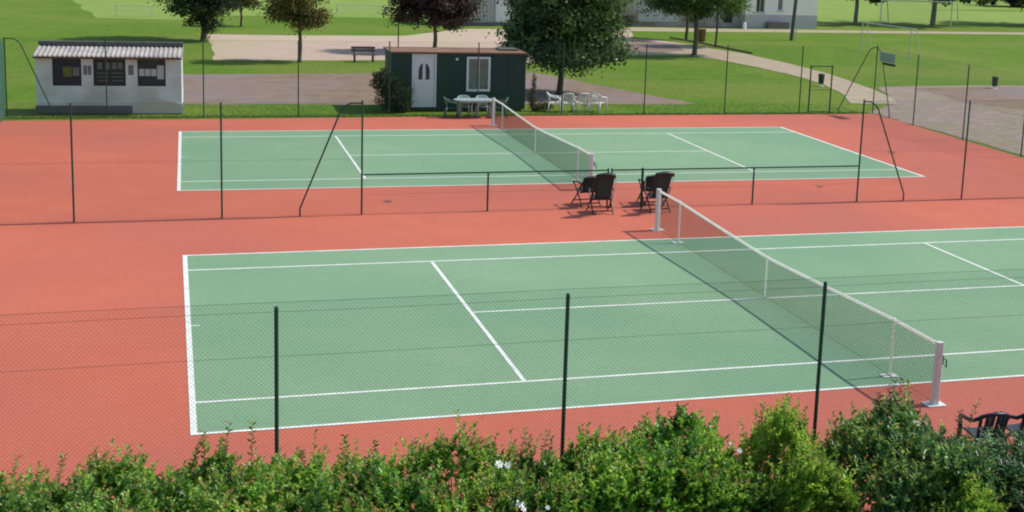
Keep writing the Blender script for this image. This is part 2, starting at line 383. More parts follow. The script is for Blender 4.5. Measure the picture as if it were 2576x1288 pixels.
# divider
fence('tall chain-link fence between the courts on the left, with a bent brace', (-6.2, 14.8), (4.61, 14.78),
      [(3.63, 3.0), (7.22, 3.0), (10.81, 3.05)], braces=[arc_brace(10.81, 9.2)], wires=(.008, .5, .995))
fence('waist-high green fence with top rail, left of the folding chairs', (4.63, 14.78), (11.46, 14.78),
      [(3.4, 1.08), (6.83, 1.12)], h=1.09, rail=(0, 6.83), wires=(.02, .5), name='low_fence')
g = fence('narrow low gate of green tube between the two pairs of folding chairs', (11.56, 14.78), (12.46, 14.77),
      [(0, 1.12), (.9, 1.12)], h=1.09, rail=(0, .9), wires=(.02, .5), name='low_gate'); g['category'] = 'gate'
fence('waist-high green fence with top rail, right of the folding chairs', (12.48, 14.77), (19.2, 14.72),
      [(0, 1.12), (3.38, 1.09)], h=1.09, rail=(0, 6.72), wires=(.02, .5), name='low_fence')
fence('tall chain-link fence between the courts on the right, with a curved brace', (19.21, 14.72), (29.6, 14.68),
      [(0, 3.03), (3.53, 2.99), (7.1, 3.0), (10.35, 3.0)], braces=[arc_brace(0, 1.55, reach=.36)], wires=(.008, .5, .995))
# far fence
fx = [-2.56, 1.04, 4.69, 8.32, 12.0, 15.62, 19.31, 23.03, 26.6]
fence('long tall chain-link fence behind the far court, in front of kiosk and hut', (-6.14, 33.38), (27.0, 33.08),
      [(0, 3.0)]+[(x+6.14, 3.0) for x in fx], braces=[arc_brace(0, 1.62, reach=.45)], wires=(.01, .5, .995), r=.001)
gt = empty('mesh_gate', (27.05, 33.08, 0), -.03, 'tall narrow green mesh gate at the back of the far court, beside the path', 'gate')
for s_ in (0, 1.03): MB().tube([(s_, 0, 0), (s_, 0, 2.15)], .032, 10).build('post', FGREEN, gt)
MB().tube([(0, 0, 2.1), (1.03, 0, 2.1)], .025, 8).build('top_bar', FGREEN, gt)
MB().tube([(.05, 0, .08), (.98, 0, .08)], .015, 8).build('bottom_bar', FGREEN, gt)
MB().tube([(.05, 0, 1.05), (.98, 0, 1.05)], .012, 8).build('middle_bar', FGREEN, gt)
Ag = []; Bg = []
for k in np.arange(.05, 1.0, .05): Ag.append((k, 0, .08)); Bg.append((k, 0, 2.1))
for k in np.arange(.1, 2.1, .05): Ag.append((.03, .002, k)); Bg.append((1.0, .002, k))
v, f = rods(Ag, Bg, .001); raw('wire_mesh', v, f, WIRE, gt)
fence('short corner piece of tall chain-link fence with sloping brace, right of mesh gate', (28.1, 33.05), (30.19, 32.95),
      [(2.09, 3.05)], braces=[arc_brace(2.09, .42, reach=.3)], wires=(.01, .5, .995), r=.001)
fence('tall chain-link fence running along the right edge of the courts, beside the gravel', (30.19, 32.93), (29.3, 12.0),
      [(3.6, 2.97), (7.5, 2.97), (11.46, 2.97), (15.4, 2.97), (19.3, 2.97)], braces=[arc_brace(.03, 1.5, h=2.9, reach=.25)], wires=(.01, .5, .995), r=.0012)
# left side fence with windscreen
ws = fence('tall side fence hung with a green windscreen at the left edge of the courts', (-6.14, 33.36), (-6.28, -3.6),
      [(x, 3.0) for x in (3.6, 7.2, 10.8, 14.4, 18.0, 21.6)], wires=(.01, .995), r=.001)
def wsf(u, v_):
    s_ = .05+u*18; return (s_, -.05-.03*math.sin(s_*2.2)*math.sin(v_*3.1), .12+2.75*v_)
MB().grid(wsf, 60, 6, .004).build('windscreen', WSCREEN, ws)
# sign panel on the corner fence
sp = empty('sign_panel', (30.1, 32.3, 2.3), 0, 'pale green panel with a dark bar under it, hung high on the corner fence', 'sign')
MB().box(-.02, .02, -1.0, .2, .12, .52, .0).build('panel', PANEL, sp)
MB().box(-.05, .05, -1.02, -.12, -.02, .08).build('bar', BINM, sp)

# ------------------------------------------------------------------ kiosk
K = empty('kiosk', (-5.19, 34.42, 0), -.045, 'low white rendered kiosk with corrugated roof and three dark display windows', 'kiosk')
KL, KD, KH = 5.42, 1.5, 2.24
wins = [(.62, 1.68), (2.12, 3.32), (3.76, 4.82)]; zb, zt = 1.07, 2.16
mb = MB(); xs = [0]
for a, b in wins: mb.box(xs[-1], a, 0, .16, .3, KH); xs.append(b)
mb.box(xs[-1], KL, 0, .16, .3, KH)
for a, b in wins: mb.box(a, b, .001, .159, .3, zb); mb.box(a, b, .001, .159, zt, KH)
mb.box(0, .16, .161, KD, .3, 2.26).box(KL-.16, KL, .161, KD, .3, 2.26).box(.16, KL-.16, KD-.16, KD, .3, 2.4)
mb.build('wall', RENDERW, K)
MB().box(-.03, KL+.01, -.04, KD+.03, 0, .299).build('plinth', PLINTH, K)
raw('sunlit_render_patch', [(3.55, -.046, 0), (5.44, -.046, 0), (5.44, -.046, .36), (4.3, -.046, .62), (3.95, -.046, .5), (3.55, -.046, .27), (3.55, -.003, 0), (5.44, -.003, 0), (5.44, -.003, .36), (4.3, -.003, .62), (3.95, -.003, .5), (3.55, -.003, .27)],
    [(0, 1, 2, 3, 4, 5)] + [(i, i+6, (i+1) % 6+6, (i+1) % 6) for i in range(6)], PINKR, K)  # render reaching down over the plinth, painted as a sunlit patch
def kroof(u, v_):
    x = -.05+u*(KL+.1); y = -.4+v_*2.05
    return (x, y, 2.25+.27*v_ + .021*math.cos(2*math.pi*x/.177))
MB().grid(kroof, 240, 4, .008).build('roof', CORR, K, smooth=True)
MB().box(-.04, KL+.04, 1.36, 1.68, 2.53, 2.67, .03).build('ridge_cap', DARKCEM, K)
MB().box(-.04, KL+.04, -.3, -.22, 2.15, 2.21).build('eave_beam', WOOD, K)
for wi, (a, b) in enumerate(wins):
    wnd = MB().box(a, b, .1, .13, zb, zt).build('display_window', [NAVY, DKGREEN, DKGREEN][wi], K)
    MB().box(a, a+.04, .03, .1, zb, zt).box(b-.04, b, .03, .1, zb, zt).box(a+.04, b-.04, .03, .1, zb, zb+.04).box(a+.04, b-.04, .03, .1, zt-.04, zt).build('frame', NAVY, wnd)
    if wi == 0:
        MB().box(1.0, 1.32, .088, .098, 1.42, 1.8).build('poster', YEL, wnd)
        MB().box(1.36, 1.6, .088, .098, 1.45, 1.78).build('poster', PAPERG, wnd)
    if wi == 1:
        for cx in (2.36, 2.64, 2.9, 3.12): MB().box(cx-.09, cx+.09, .085, .098, 1.72, 1.98, .02).build('poster', PAPERG, wnd)
        for cz in (1.55, 1.4, 1.25):
            for x0 in (2.24, 2.8): MB().box(x0, x0+.42, .085, .098, cz, cz+.025).build('notice_line', PAPERG, wnd)
    if wi == 2:
        for cx in (3.9, 4.13, 4.36): MB().box(cx-.09, cx+.11, .086, .098, 1.46, 1.74).build('notice', PAPER, wnd)
        MB().box(4.5, 4.76, .085, .098, 1.34, 1.88).build('notice', PAPER, wnd)
for x0 in (1.76, 1.92): MB().box(x0, x0+.13, -.012, -.002, 1.5, 1.86).build('wall_notice', PAPERG, K)
MB().box(3.42, 3.62, -.012, -.002, 1.5, 1.9).build('wall_notice', PAPERG, K)

# ------------------------------------------------------------------ green hut
HT = empty('site_hut', (8.62, 34.65, 0), -.036, 'dark green flat-roofed hut with a white door and a white window', 'hut')
HL, HD, HH = 5.74, 2.1, 2.42
dx0, dx1, dz0, dz1 = .93, 1.84, .14, 2.32; wx0, wx1, wz0, wz1 = 3.18, 4.2, .82, 2.28
mb = MB().box(0, dx0, 0, .1, .06, HH).box(dx1, wx0, 0, .1, .06, HH).box(wx1, HL, 0, .1, .06, HH)
mb.box(dx0, dx1, .001, .099, .06, dz0).box(dx0, dx1, .001, .099, dz1, HH).box(wx0, wx1, .001, .099, .06, wz0).box(wx0, wx1, .001, .099, wz1, HH)
mb.box(0, .1, .101, HD, .06, HH).box(HL-.1, HL, .101, HD, .06, HH).box(.1, HL-.1, HD-.1, HD, .06, HH)
for k in range(1, 10):
    x = k*.62
    if dx0-.05 < x < dx1+.05 or wx0-.05 < x < wx1+.05: continue
    mb.box(x-.015, x+.015, -.012, .0, .1, HH-.02)
mb.build('wall', HUTG, HT)
MB().box(.1, HL-.1, .1, HD-.1, 0, .06).build('base', PLINTH, HT)
rf = MB().box(-.06, HL+.06, -.06, HD+.06, HH, HH+.03, .02).build('roof', HUTROOF, HT)
MB().box(-.08, HL+.08, -.082, -.06, HH-.03, HH+.045).box(-.082, -.06, -.06, HD+.06, HH-.03, HH+.045).box(HL+.06, HL+.082, -.06, HD+.06, HH-.03, HH+.045).box(-.08, HL+.08, HD+.06, HD+.08, HH-.03, HH+.045).build('fascia', FASCIA, rf)
MB().box(4.8, HL-.1, 1.0, 2.0, HH+.03, HH+.1, .03).build('roof_sheet', DARKCEM, rf)
dr = MB().box(dx0, dx1, .03, .07, dz0, dz1).build('door', PVC, HT)
MB().box(dx0-.06, dx0, -.02, .05, dz0, dz1+.06).box(dx1, dx1+.06, -.02, .05, dz0, dz1+.06).box(dx0, dx1, -.02, .05, dz1, dz1+.06).build('frame', PVC, dr)
for s_ in (-1, 1):
    c = (dx0+dx1)/2+s_*.15; w = .085; P = [(c-w, 1.3), (c+w, 1.3)]
    if s_ < 0: P += [(c+w, 1.98), (c+w*.3, 1.96), (c-w*.4, 1.86), (c-w, 1.7)]
    else: P += [(c+w, 1.7), (c+w*.4, 1.86), (c-w*.3, 1.96), (c-w, 1.98)]
    n = len(P); V = [(x, .022, z) for x, z in P]+[(x, .03, z) for x, z in P]
    raw('glazing', V, [tuple(range(n)), tuple(range(2*n-1, n-1, -1))]+[(i, i+n, (i+1) % n+n, (i+1) % n) for i in range(n)], DGLASS, dr)
mb = MB()
for k in range(8): mb.box(dx0+.12, dx1-.12, .018, .03, .25+k*.115, .25+k*.115+.09)
mb.build('panel', PVC, dr)
MB().tube([(dx0+.07, .0, 1.15), (dx0+.17, .0, 1.15)], .012, 6).box(dx0+.05, dx0+.09, .0, .03, 1.05, 1.25).build('handle', ALU, dr)
wn = MB().box(wx0, wx0+.09, -.03, .06, wz0, wz1).box(wx1-.09, wx1, -.03, .06, wz0, wz1).box(wx0+.09, wx1-.09, -.03, .06, wz0, wz0+.09).box(wx0+.09, wx1-.09, -.03, .06, wz1-.09, wz1).box((wx0+wx1)/2-.035, (wx0+wx1)/2+.035, -.03, .06, wz0+.09, wz1-.09).build('window', PVC, HT)
for a, b in ((wx0+.09, (wx0+wx1)/2-.035), ((wx0+wx1)/2+.035, wx1-.09)): MB().box(a, b, .01, .03, wz0+.09, wz1-.09).build('pane', GLASS, wn)
MB().tube([(2.75, -.002, 2.2), (2.75, -.1, 2.18)], [.03, .06], 8).build('outside_lamp', ALU, HT)
MB().tube([(3.72, .1, HH+.03), (3.72, .1, HH+.28)], .015, 6).build('vent_pipe', BLACKM, HT)

# ------------------------------------------------------------------ plastic garden furniture
def armchair(name, m_, label, loc, rz, group):
    r_ = empty(name, loc, rz, label, 'chair', group)     # faces -Y
    def seat(u, v_):
        x = (u-.5)*.46; y = -.22+.42*v_; return (x, y, .43-.03*v_-.02*math.cos((u-.5)*math.pi))
    MB().grid(seat, 8, 6, .012).build('seat', m_, r_, True)
    # curved back with slots: vertical slats between rims
    mb = MB()
    for k in range(6):
        t = -1+2*k/5; x = .19*t; 
        mb.tube([(x, .2-.03*t*t, .42), (x*1.08, .26-.04*t*t, .62), (x*1.12, .31-.06*t*t, .8-.05*t*t)], .026, 6)
    mb.tube([(.24*math.sin(a), .32-.09*(1-math.cos(a)), .82-.09*(1-math.cos(a))) for a in np.linspace(-1.35, 1.35, 13)], .03, 8)
    mb.build('backrest', m_, r_, True)
    for s_ in (-1, 1):
        MB().tube([(s_*.235, .24, .74), (s_*.275, .16, .68), (s_*.29, 0, .65), (s_*.285, -.16, .64), (s_*.27, -.22, .6)], .03, 8).build('armrest', m_, r_, True)
        MB().tube([(s_*.27, -.22, .61), (s_*.25, -.23, .42), (s_*.27, -.27, 0)], [.028, .036, .028], 8).build('leg', m_, r_, True)
        MB().tube([(s_*.22, .2, .43), (s_*.26, .28, 0)], [.036, .028], 8).build('leg', m_, r_, True)
    return r_
GW = 'white plastic chairs lined up on the grass'
c0 = armchair('garden_chair', WPLAS, 'white plastic garden chair at the left end of the row, next to the hut', (15.6, 34.25, -.035), R(75), GW)
copy_thing(c0, (16.2, 34.3, -.035), R(172), 'white plastic garden chair, second from left, in front of the tree trunk')
copy_thing(c0, (16.85, 34.25, -.035), R(186), 'white plastic garden chair, third from left of those on the grass')
copy_thing(c0, (17.6, 34.2, -.035), R(125), 'white plastic garden chair at the right end of the row, turned away from the others')
tb = empty('garden_table', (11.72, 32.5, 0), 0, 'long oval grey-green garden table on the red court edge in front of the hut window', 'table')
P = [(.88*math.copysign(abs(math.cos(a))**.7, math.cos(a)), .42*math.copysign(abs(math.sin(a))**.7, math.sin(a))) for a in np.linspace(0, 2*math.pi, 33)[:-1]]
MB().prism(P, .71, .74).prism([(x*.9, y*.88) for x, y in P], .65, .709).build('tabletop', mat('table_plastic', (.3, .4, .38), (.38, .48, .46), 4, .4), tb)
for sx in (-1, 1):
    for sy in (-1, 1): MB().tube([(sx*.6, sy*.26, .66), (sx*.68, sy*.32, 0)], [.035, .025], 8).build('leg', DKP, tb)
GT = 'pale chairs around the oval table'
g1 = armchair('garden_chair', mat('pale_green_plastic', (.36, .46, .43), (.44, .54, .5), 5, .4), 'pale grey-green garden chair tucked behind the left half of the oval table', (11.35, 32.78, 0), 0, GT)
copy_thing(g1, (12.12, 32.78, 0), 0, 'pale grey-green garden chair tucked behind the right half of the oval table')['group'] = GT
armchair('garden_chair', DKP, 'dull green plastic garden chair at the left end of the oval table', (10.75, 32.5, 0), R(80), 'green chairs at the ends of the oval table')
c_ = armchair('garden_chair', DKP, 'dull green plastic garden chair at the right end of the oval table', (12.75, 32.45, 0), R(-95), 'green chairs at the ends of the oval table')
# navy chairs bottom right
GN = 'navy chairs behind the near fence'
n0 = armchair('garden_chair', DPLAS, 'navy plastic garden chair behind the shrubs at the lower right, left of the other', (11.3, -3.15, 0), R(176), GN)
copy_thing(n0, (11.98, -3.15, 0), R(184), 'navy plastic garden chair at the right edge of the picture, cut by the frame')

# ------------------------------------------------------------------ black folding chairs
def folding_chair(label, loc, rz, k=1.05):
    r_ = empty('folding_chair', loc, rz, label, 'chair', 'black folding chairs by the low fence')   # faces +Y, back towards -Y
    def back(u, v_): return ((u-.5)*(.46+.06*v_-.04*abs(v_-.5)), -.22-.3*v_*k+.03*math.sin(v_*3), .42+.7*v_*k)
    MB().grid(back, 6, 10, .02).build('backrest', SLING, r_, True)
    MB().tube([((u-.5)*.5, -.24-.3*k, .37+.7*k+.04*math.sin(u*3.14)) for u in np.linspace(0, 1, 9)], .06, 8).build('headrest', BLACKM, r_, True)
    MB().grid(lambda u, v_: ((u-.5)*.48, -.2+.44*v_, .43+.02*v_), 4, 4, .015).build('seat', SLING, r_)
    for s_ in (-1, 1):
        MB().tube([(s_*.28, -.2, .38), (s_*.295, -.22-.17*k, .42+.36*k), (s_*.27, -.22-.31*k, .42+.7*k)], .015, 8).build('back_frame', ALU if s_ > 0 else BLACKM, r_)
        MB().tube([(s_*.3, -.3, .68), (s_*.31, .18, .66), (s_*.3, .22, .6)], .022, 8).build('armrest', BLACKM, r_)
        MB().tube([(s_*.285, .2, .62), (s_*.28, -.1, .3), (s_*.29, -.36, 0)], .019, 8).build('leg', BLACKM, r_)
        MB().tube([(s_*.3, -.28, .66), (s_*.3, -.1, .38), (s_*.3, .3, 0)], .019, 8).build('leg', BLACKM, r_)
    MB().tube([(-.285, -.3, .1), (.285, -.3, .1)], .018, 8).build('crossbar', BLACKM, r_)
    MB().tube([(-.3, .24, .1), (.3, .24, .1)], .018, 8).build('crossbar', BLACKM, r_)
    MB().tube([(-.26, -.2, .4), (.26, -.2, .4)], .02, 8).build('crossbar', BLACKM, r_)
    return r_
f0 = folding_chair('black high-backed folding chair, front one of the pair left of the low gate', (11.08, 14.25, 0), R(-4))
f1 = folding_chair('black folding armchair partly hidden behind the high-backed one, left of the low gate', (11.0, 15.28, 0), R(8), .62)
copy_thing(f0, (12.72, 14.3, 0), R(3), 'black high-backed folding chair right of the low gate, just behind the net post')
copy_thing(f1, (12.92, 15.25, 0), R(-3), 'black folding armchair partly hidden behind another chair, right of the low gate')

# ------------------------------------------------------------------ foliage
def tubes_np(paths, rad, n=4):
    V = []; F = []; b = 0
    for P, r0, r1 in paths:
        mb = MB().tube(P, [r0+(r1-r0)*i/(len(P)-1) for i in range(len(P))], n, cap=False)
        V += mb.v; F += [tuple(i+b for i in f) for f in mb.f]; b += len(mb.v)
    return V, F
def leaves(P, D, L, Wd, tint, fold=.25, lit=0.0):
    """P base points, D leaf directions, returns 6-vertex folded leaves"""
    n = len(P); D = D/ (np.linalg.norm(D, axis=1)[:, None]+1e-9)
    rv = rng.normal(size=(n, 3)); rv[:, 2] += 1.2      # leaf faces look up on the whole
    rv = rv*(1-.35*lit)+lit*np.array([1.0, .1, .9])      # and hedge leaves turn towards the light
    sd = np.cross(D, rv); sd /= np.linalg.norm(sd, axis=1)[:, None]+1e-9
    nm = np.cross(sd, D); nm *= np.sign(nm[:, 2:3]+1e-9)
    L = L[:, None]; Wd = Wd[:, None]
    V = np.zeros((n, 6, 3))
    V[:, 0] = P
    V[:, 1] = P+D*L*.35+sd*Wd*.5+nm*Wd*fold
    V[:, 2] = P+D*L*.72+sd*Wd*.4+nm*Wd*fold*.8-nm*L*.05
    V[:, 3] = P+D*L-nm*L*.14
    V[:, 4] = P+D*L*.72-sd*Wd*.4+nm*Wd*fold*.8-nm*L*.05
    V[:, 5] = P+D*L*.35-sd*Wd*.5+nm*Wd*fold
    F = np.array([[0, 1, 2, 3], [0, 3, 4, 5]]); F = (F[None]+6*np.arange(n)[:, None, None]).reshape(-1, 4)
    return V.reshape(-1, 3), F, np.repeat(tint, 6, axis=0)
def snoise(x, y, s):
    r = np.random.default_rng(s); a = r.uniform(0, 6.28, 8); k = r.normal(size=(8, 2))*1.9
    return sum(np.sin(k[i, 0]*x+k[i, 1]*y+a[i]) for i in range(8))/4

def shrub(name, label, x0, x1, ya_, yb_, hfun, nspr, pal, leafL=.084, leafW=.046, spread=.5, wild=.12, tall=.35, seed=1, droop=0.0, tips=None, cat='shrub', per=14, lift=.08, group='shrubs in the foreground hedge'):
    r = np.random.default_rng(seed)
    cx = (x0+x1)/2; cy = (ya_+yb_)/2
    root = empty(name, (cx, cy, -.02), 0, label, cat, group)
    nspr = int(nspr*1.12)
    # sprig bases spread through the top of the volume and down its front face
    X = r.uniform(x0, x1, nspr); Y = r.uniform(ya_, yb_, nspr)
    face = r.random(nspr) < .34
    Y = np.where(face, ya_+np.abs(r.normal(0, .12, nspr)), Y)
    edge = np.clip(np.minimum(X-x0, x1-X)/.4, 0, 1)
    H = hfun(X, Y)+lift+.11*snoise(X*1.1, Y*1.1, seed)+.18*snoise(X*3.3, Y*3.3, seed+5)-.22*(1-edge)**1.5
    back = np.clip((yb_-Y)/.25, 0, 1); front = np.clip((Y-ya_)/.3, 0, 1)
    H = H-.18*(1-back)-.15*(1-front)
    depth = r.exponential(.23, nspr); depth = np.where(r.random(nspr) < .08, -r.random(nspr)*wild, depth)
    depth = np.where(face, r.uniform(0, 1, nspr)**1.3*np.maximum(H-.3, .1), depth)
    Z = np.maximum(H-depth-.16, .1)
    Y = Y+np.where(face, .1*snoise(X*3, Z*3, seed+3), 0)
    top_ = depth < .08
    Ln = r.uniform(.14, .3, nspr)*np.where(top_, r.uniform(.8, 1.3, nspr), 1)
    tallm = (r.random(nspr) < .07) & top_; Ln = np.where(tallm, r.uniform(.3, tall+.12, nspr), Ln)
    D = np.c_[r.normal(0, spread, nspr), r.normal(0, spread, nspr)-.12, np.full(nspr, 1.0)+r.normal(0, .25, nspr)]
    D[:, 1] -= np.where(face & (depth > .1), .9, 0)
    D[:, 2] = np.where(tallm, D[:, 2]+1.2, D[:, 2]); D /= np.linalg.norm(D, axis=1)[:, None]
    tone = r.random(nspr)
    pal = np.array(pal); tip = np.array(tips if tips is not None else [(.26, .36, .05), (.2, .33, .06), (.3, .17, .07)])
    clump = .5+.5*snoise(X*2.2, Y*2.2, seed+9)
    idx = np.clip((clump*.55+tone*.45)*len(pal), 0, len(pal)-1).astype(int)
    base = pal[idx]
    tt = tip[r.integers(0, len(tip), nspr)]
    base = base*(.72+.75*np.clip(.5+.5*snoise(X*4.2, Y*4.2+Z*3, seed+31), 0, 1))[:, None]
    PP = []; DD = []; LL = []; WW = []; TT = []
    for k in range(per):
        f = (k+.5)/per
        q = np.c_[X, Y, Z]+D*(Ln*f)[:, None]
        q[:, 2] -= droop*(Ln*f)**2*2
        ang = k*2.4+r.uniform(0, 6.28, nspr)*(k == 0)+r.normal(0, .4, nspr)
        side = np.c_[np.cos(ang), np.sin(ang), np.full(nspr, .35+.5*f-droop)]
        side += r.normal(0, .25, side.shape)
        PP.append(q); DD.append(side+D*.5)
        s_ = leafL*r.uniform(.65, 1.2, nspr)*(1-.35*f)
        LL.append(s_); WW.append(s_*leafW/leafL)
        young = np.clip((f-.55)*1.6, 0, 1)*top_*(tone > .35)
        j = r.uniform(.75, 1.25, nspr)[:, None]
        TT.append((base*(1-young[:, None])+tt*young[:, None])*j)
    P_ = np.vstack(PP)-np.array([cx, cy, -.02]); 
    V, F, T_ = leaves(P_, np.vstack(DD), np.hstack(LL), np.hstack(WW), np.clip(np.vstack(TT)*1.12, 0, 1), lit=.8)
    raw('foliage', V, F, LEAF, root, tint=T_)
    # stems: main canes from the ground and the taller sprigs
    paths = []
    for i in range(0, nspr, max(1, nspr//90)):
        b0 = Vector((X[i]*.8+cx*.2-cx, Y[i]*.8+cy*.2-cy, 0)); b1 = Vector((X[i]-cx, Y[i]-cy, Z[i]+.02))
        paths.append(([b0, b0.lerp(b1, .5)+Vector((r.normal(0, .05), r.normal(0, .05), .05)), b1], .012, .005))
    for i in np.where(tallm | (top_ & (r.random(nspr) < .25)))[0]:
        b1 = Vector((X[i]-cx, Y[i]-cy, Z[i]+.02)); paths.append(([b1-Vector(D[i])*.1, b1+Vector(D[i])*Ln[i]], .0035, .0015))
    v, f = tubes_np(paths, None); raw('stem', v, f, STEM, root)
    return root
def lerp_h(pts):
    xs_ = [p[0] for p in pts]; hs = [p[1] for p in pts]
    return lambda X, Y: np.interp(X, xs_, hs)
G1 = [(.04, .11, .018), (.09, .2, .03), (.14, .28, .04), (.22, .35, .07)]
G2 = [(.03, .1, .016), (.08, .2, .025), (.14, .28, .035), (.24, .36, .06)]
G3 = [(.08, .17, .02), (.14, .26, .03), (.2, .33, .04), (.26, .36, .05)]
G4 = [(.025, .075, .024), (.05, .125, .034), (.09, .185, .045), (.16, .28, .07)]
REDT = [(.36, .2, .08), (.28, .33, .06), (.38, .17, .09), (.27, .36, .08), (.22, .34, .06)]
sh = []
sh.append(shrub('hedge_shrub', 'glossy green shrub with reddish tips at the left end of the foreground hedge', -3.4, -.35, -5.75, -4.2, lerp_h([(-3.4, 1.42), (-1, 1.36), (-.3, 1.4)]), 2100, G1, lift=.06, seed=21, tips=REDT, tall=.42))
sh.append(shrub('hedge_shrub', 'medium green shrub with straggly sprigs below the left fence post and court corner', -.4, 2.3, -5.75, -4.2, lerp_h([(-.4, 1.42), (.3, 1.4), (1, 1.3), (2.3, 1.28)]), 1900, G2, lift=.06, seed=32, tips=REDT, tall=.42))
sh.append(shrub('hedge_shrub', 'yellow-green shrub with rusty tips between the left and middle fence posts', 2.2, 4.3, -5.75, -4.2, lerp_h([(2.2, 1.22), (3.3, 1.28), (4.3, 1.24)]), 1500, G2, lift=.04, seed=43, tips=REDT, tall=.35))
sh.append(shrub('rose_bush', 'broad leafy bush dotted with white roses right of the middle fence post', 4.2, 6.75, -5.75, -4.2, lerp_h([(4.2, 1.22), (5.0, 1.3), (5.8, 1.42), (6.3, 1.25), (6.75, .9)]), 2300, [(.03, .1, .018), (.08, .2, .025), (.15, .3, .035), (.23, .36, .05)], seed=54, tall=.25, leafL=.086, leafW=.048))
sh.append(shrub('hedge_shrub', 'narrow bright green upright shrub just left of the right fence post', 6.68, 7.72, -5.8, -4.25, lerp_h([(6.7, 1.15), (7.05, 1.42), (7.4, 1.3), (7.75, .95)]), 1200, G3, seed=65, tall=.3, spread=.3, leafL=.078, leafW=.04))
sh.append(shrub('laurel_shrub', 'tallest dark green shrub with large leaves, in front of the near net post', 7.75, 9.75, -6.0, -4.3, lerp_h([(7.75, .9), (8.2, 1.25), (8.9, 1.45), (9.3, 1.15), (9.75, .85)]), 1500, G4+[(.16, .26, .04)], seed=76, tall=.4, leafL=.1, leafW=.05, per=12, tips=[(.1, .15, .05), (.2, .22, .03)]))
sh.append(shrub('viburnum_shrub', 'very dark low shrub with drooping narrow leaves at the lower right corner', 9.6, 13.2, -6.3, -4.35, lerp_h([(9.6, 1.05), (10.2, 1.0), (10.8, .95), (11.5, .85), (13, .75)]), 2200, [(.016, .05, .02), (.03, .085, .03), (.055, .13, .045), (.14, .25, .11)], seed=87, tall=.3, leafL=.13, leafW=.038, droop=.5, per=12, tips=[(.05, .09, .03)]))  # brightest leaf tone is a highlight painted into the palette
sh.append(shrub('hedge_shrub', 'small yellow-green shrub in front of the tall dark laurel, at the bottom edge', 8.3, 9.5, -6.3, -5.6, lerp_h([(8.3, .95), (8.9, 1.12), (9.5, .9)]), 700, G3, seed=98, tall=.25, leafL=.07, leafW=.036, spread=.35))
# a few long single shoots rising above the hedge
def shoot(root, x, y, z0, L, lean, pal, n=18, leafL=.07, w=.032):
    r = np.random.default_rng(int(abs(x*1000)+abs(z0*77)))
    o = root.location; b = Vector((x-o.x, y-o.y, z0-o.z)); d = Vector((lean[0], lean[1], 1)).normalized()
    pts = [b+d*L*t+Vector((lean[0]*.3*t*t, 0, -.05*t*t)) for t in np.linspace(0, 1, 6)]
    P_ = []; D_ = []
    for k in range(n):
        t = .12+.88*k/n; q = b+d*L*t+Vector((lean[0]*.3*t*t, 0, -.05*t*t)); a = k*2.4
        P_.append(q); D_.append((math.cos(a), math.sin(a)*.8, .6))
    s_ = leafL*r.uniform(.7, 1.1, n); T_ = np.array(pal)[r.integers(0, len(pal), n)]
    V, F, T_ = leaves(np.array([tuple(p) for p in P_]), np.array(D_), s_, s_*w/leafL, T_)
    return V, F, T_, (pts, .004, .0015)
def shoots(root, lst, pal, **kw):
    for a in lst:
        V, F, T_, p_ = shoot(root, *a, pal, **kw)
        v, f = tubes_np([p_], None); sh_ = raw('long_shoot', v, f, STEM, root)
        raw('shoot_leaves', V, F, LEAF, sh_, tint=T_)
RT = [(.34, .2, .09), (.36, .25, .1), (.2, .3, .07), (.27, .33, .09)]
shoots(sh[0], [(-1.93, -4.5, 1.35, .38, (.1, 0)), (-1.45, -4.5, 1.35, .36, (.1, 0)), (-1.0, -4.45, 1.35, .4, (-.12, 0)), (-.75, -4.5, 1.35, .42, (.05, 0)), (-2.3, -4.6, 1.3, .4, (0, 0)), (-1.7, -4.55, 1.3, .3, (.2, 0))], RT)
shoots(sh[1], [(-.05, -4.5, 1.35, .42, (.2, 0)), (.1, -4.45, 1.4, .45, (0, 0)), (.3, -4.5, 1.35, .62, (.1, 0)), (.62, -4.5, 1.3, .65, (.02, 0)), (1.2, -4.5, 1.25, .3, (0, 0)), (2.0, -4.5, 1.25, .35, (.1, 0)), (1.65, -4.5, 1.2, .5, (.05, 0))], [(.08, .16, .03), (.12, .2, .03), (.2, .15, .05)])
shoots(sh[2], [(2.45, -4.5, 1.2, .4, (.1, 0)), (3.2, -4.5, 1.25, .45, (.05, 0)), (3.9, -4.45, 1.2, .4, (-.05, 0)), (4.1, -4.5, 1.2, .36, (.1, 0))], RT)
shoots(sh[5], [(8.85, -4.5, 1.4, .5, (.05, 0)), (8.95, -4.45, 1.35, .55, (.12, 0)), (8.72, -4.5, 1.35, .4, (-.1, 0))], [(.05, .1, .03), (.09, .13, .04), (.03, .07, .025)], leafL=.08, w=.035)
shoots(sh[6], [(9.95, -4.6, .9, .72, (.18, 0)), (9.85, -4.6, .85, .6, (0, 0))], [(.16, .15, .05), (.2, .17, .06), (.1, .13, .04)], leafL=.08, w=.03, n=22)
shoots(sh[4], [(7.0, -4.5, 1.35, .38, (.03, 0)), (7.2, -4.5, 1.3, .3, (.1, 0))], [(.16, .25, .03), (.2, .2, .05)])
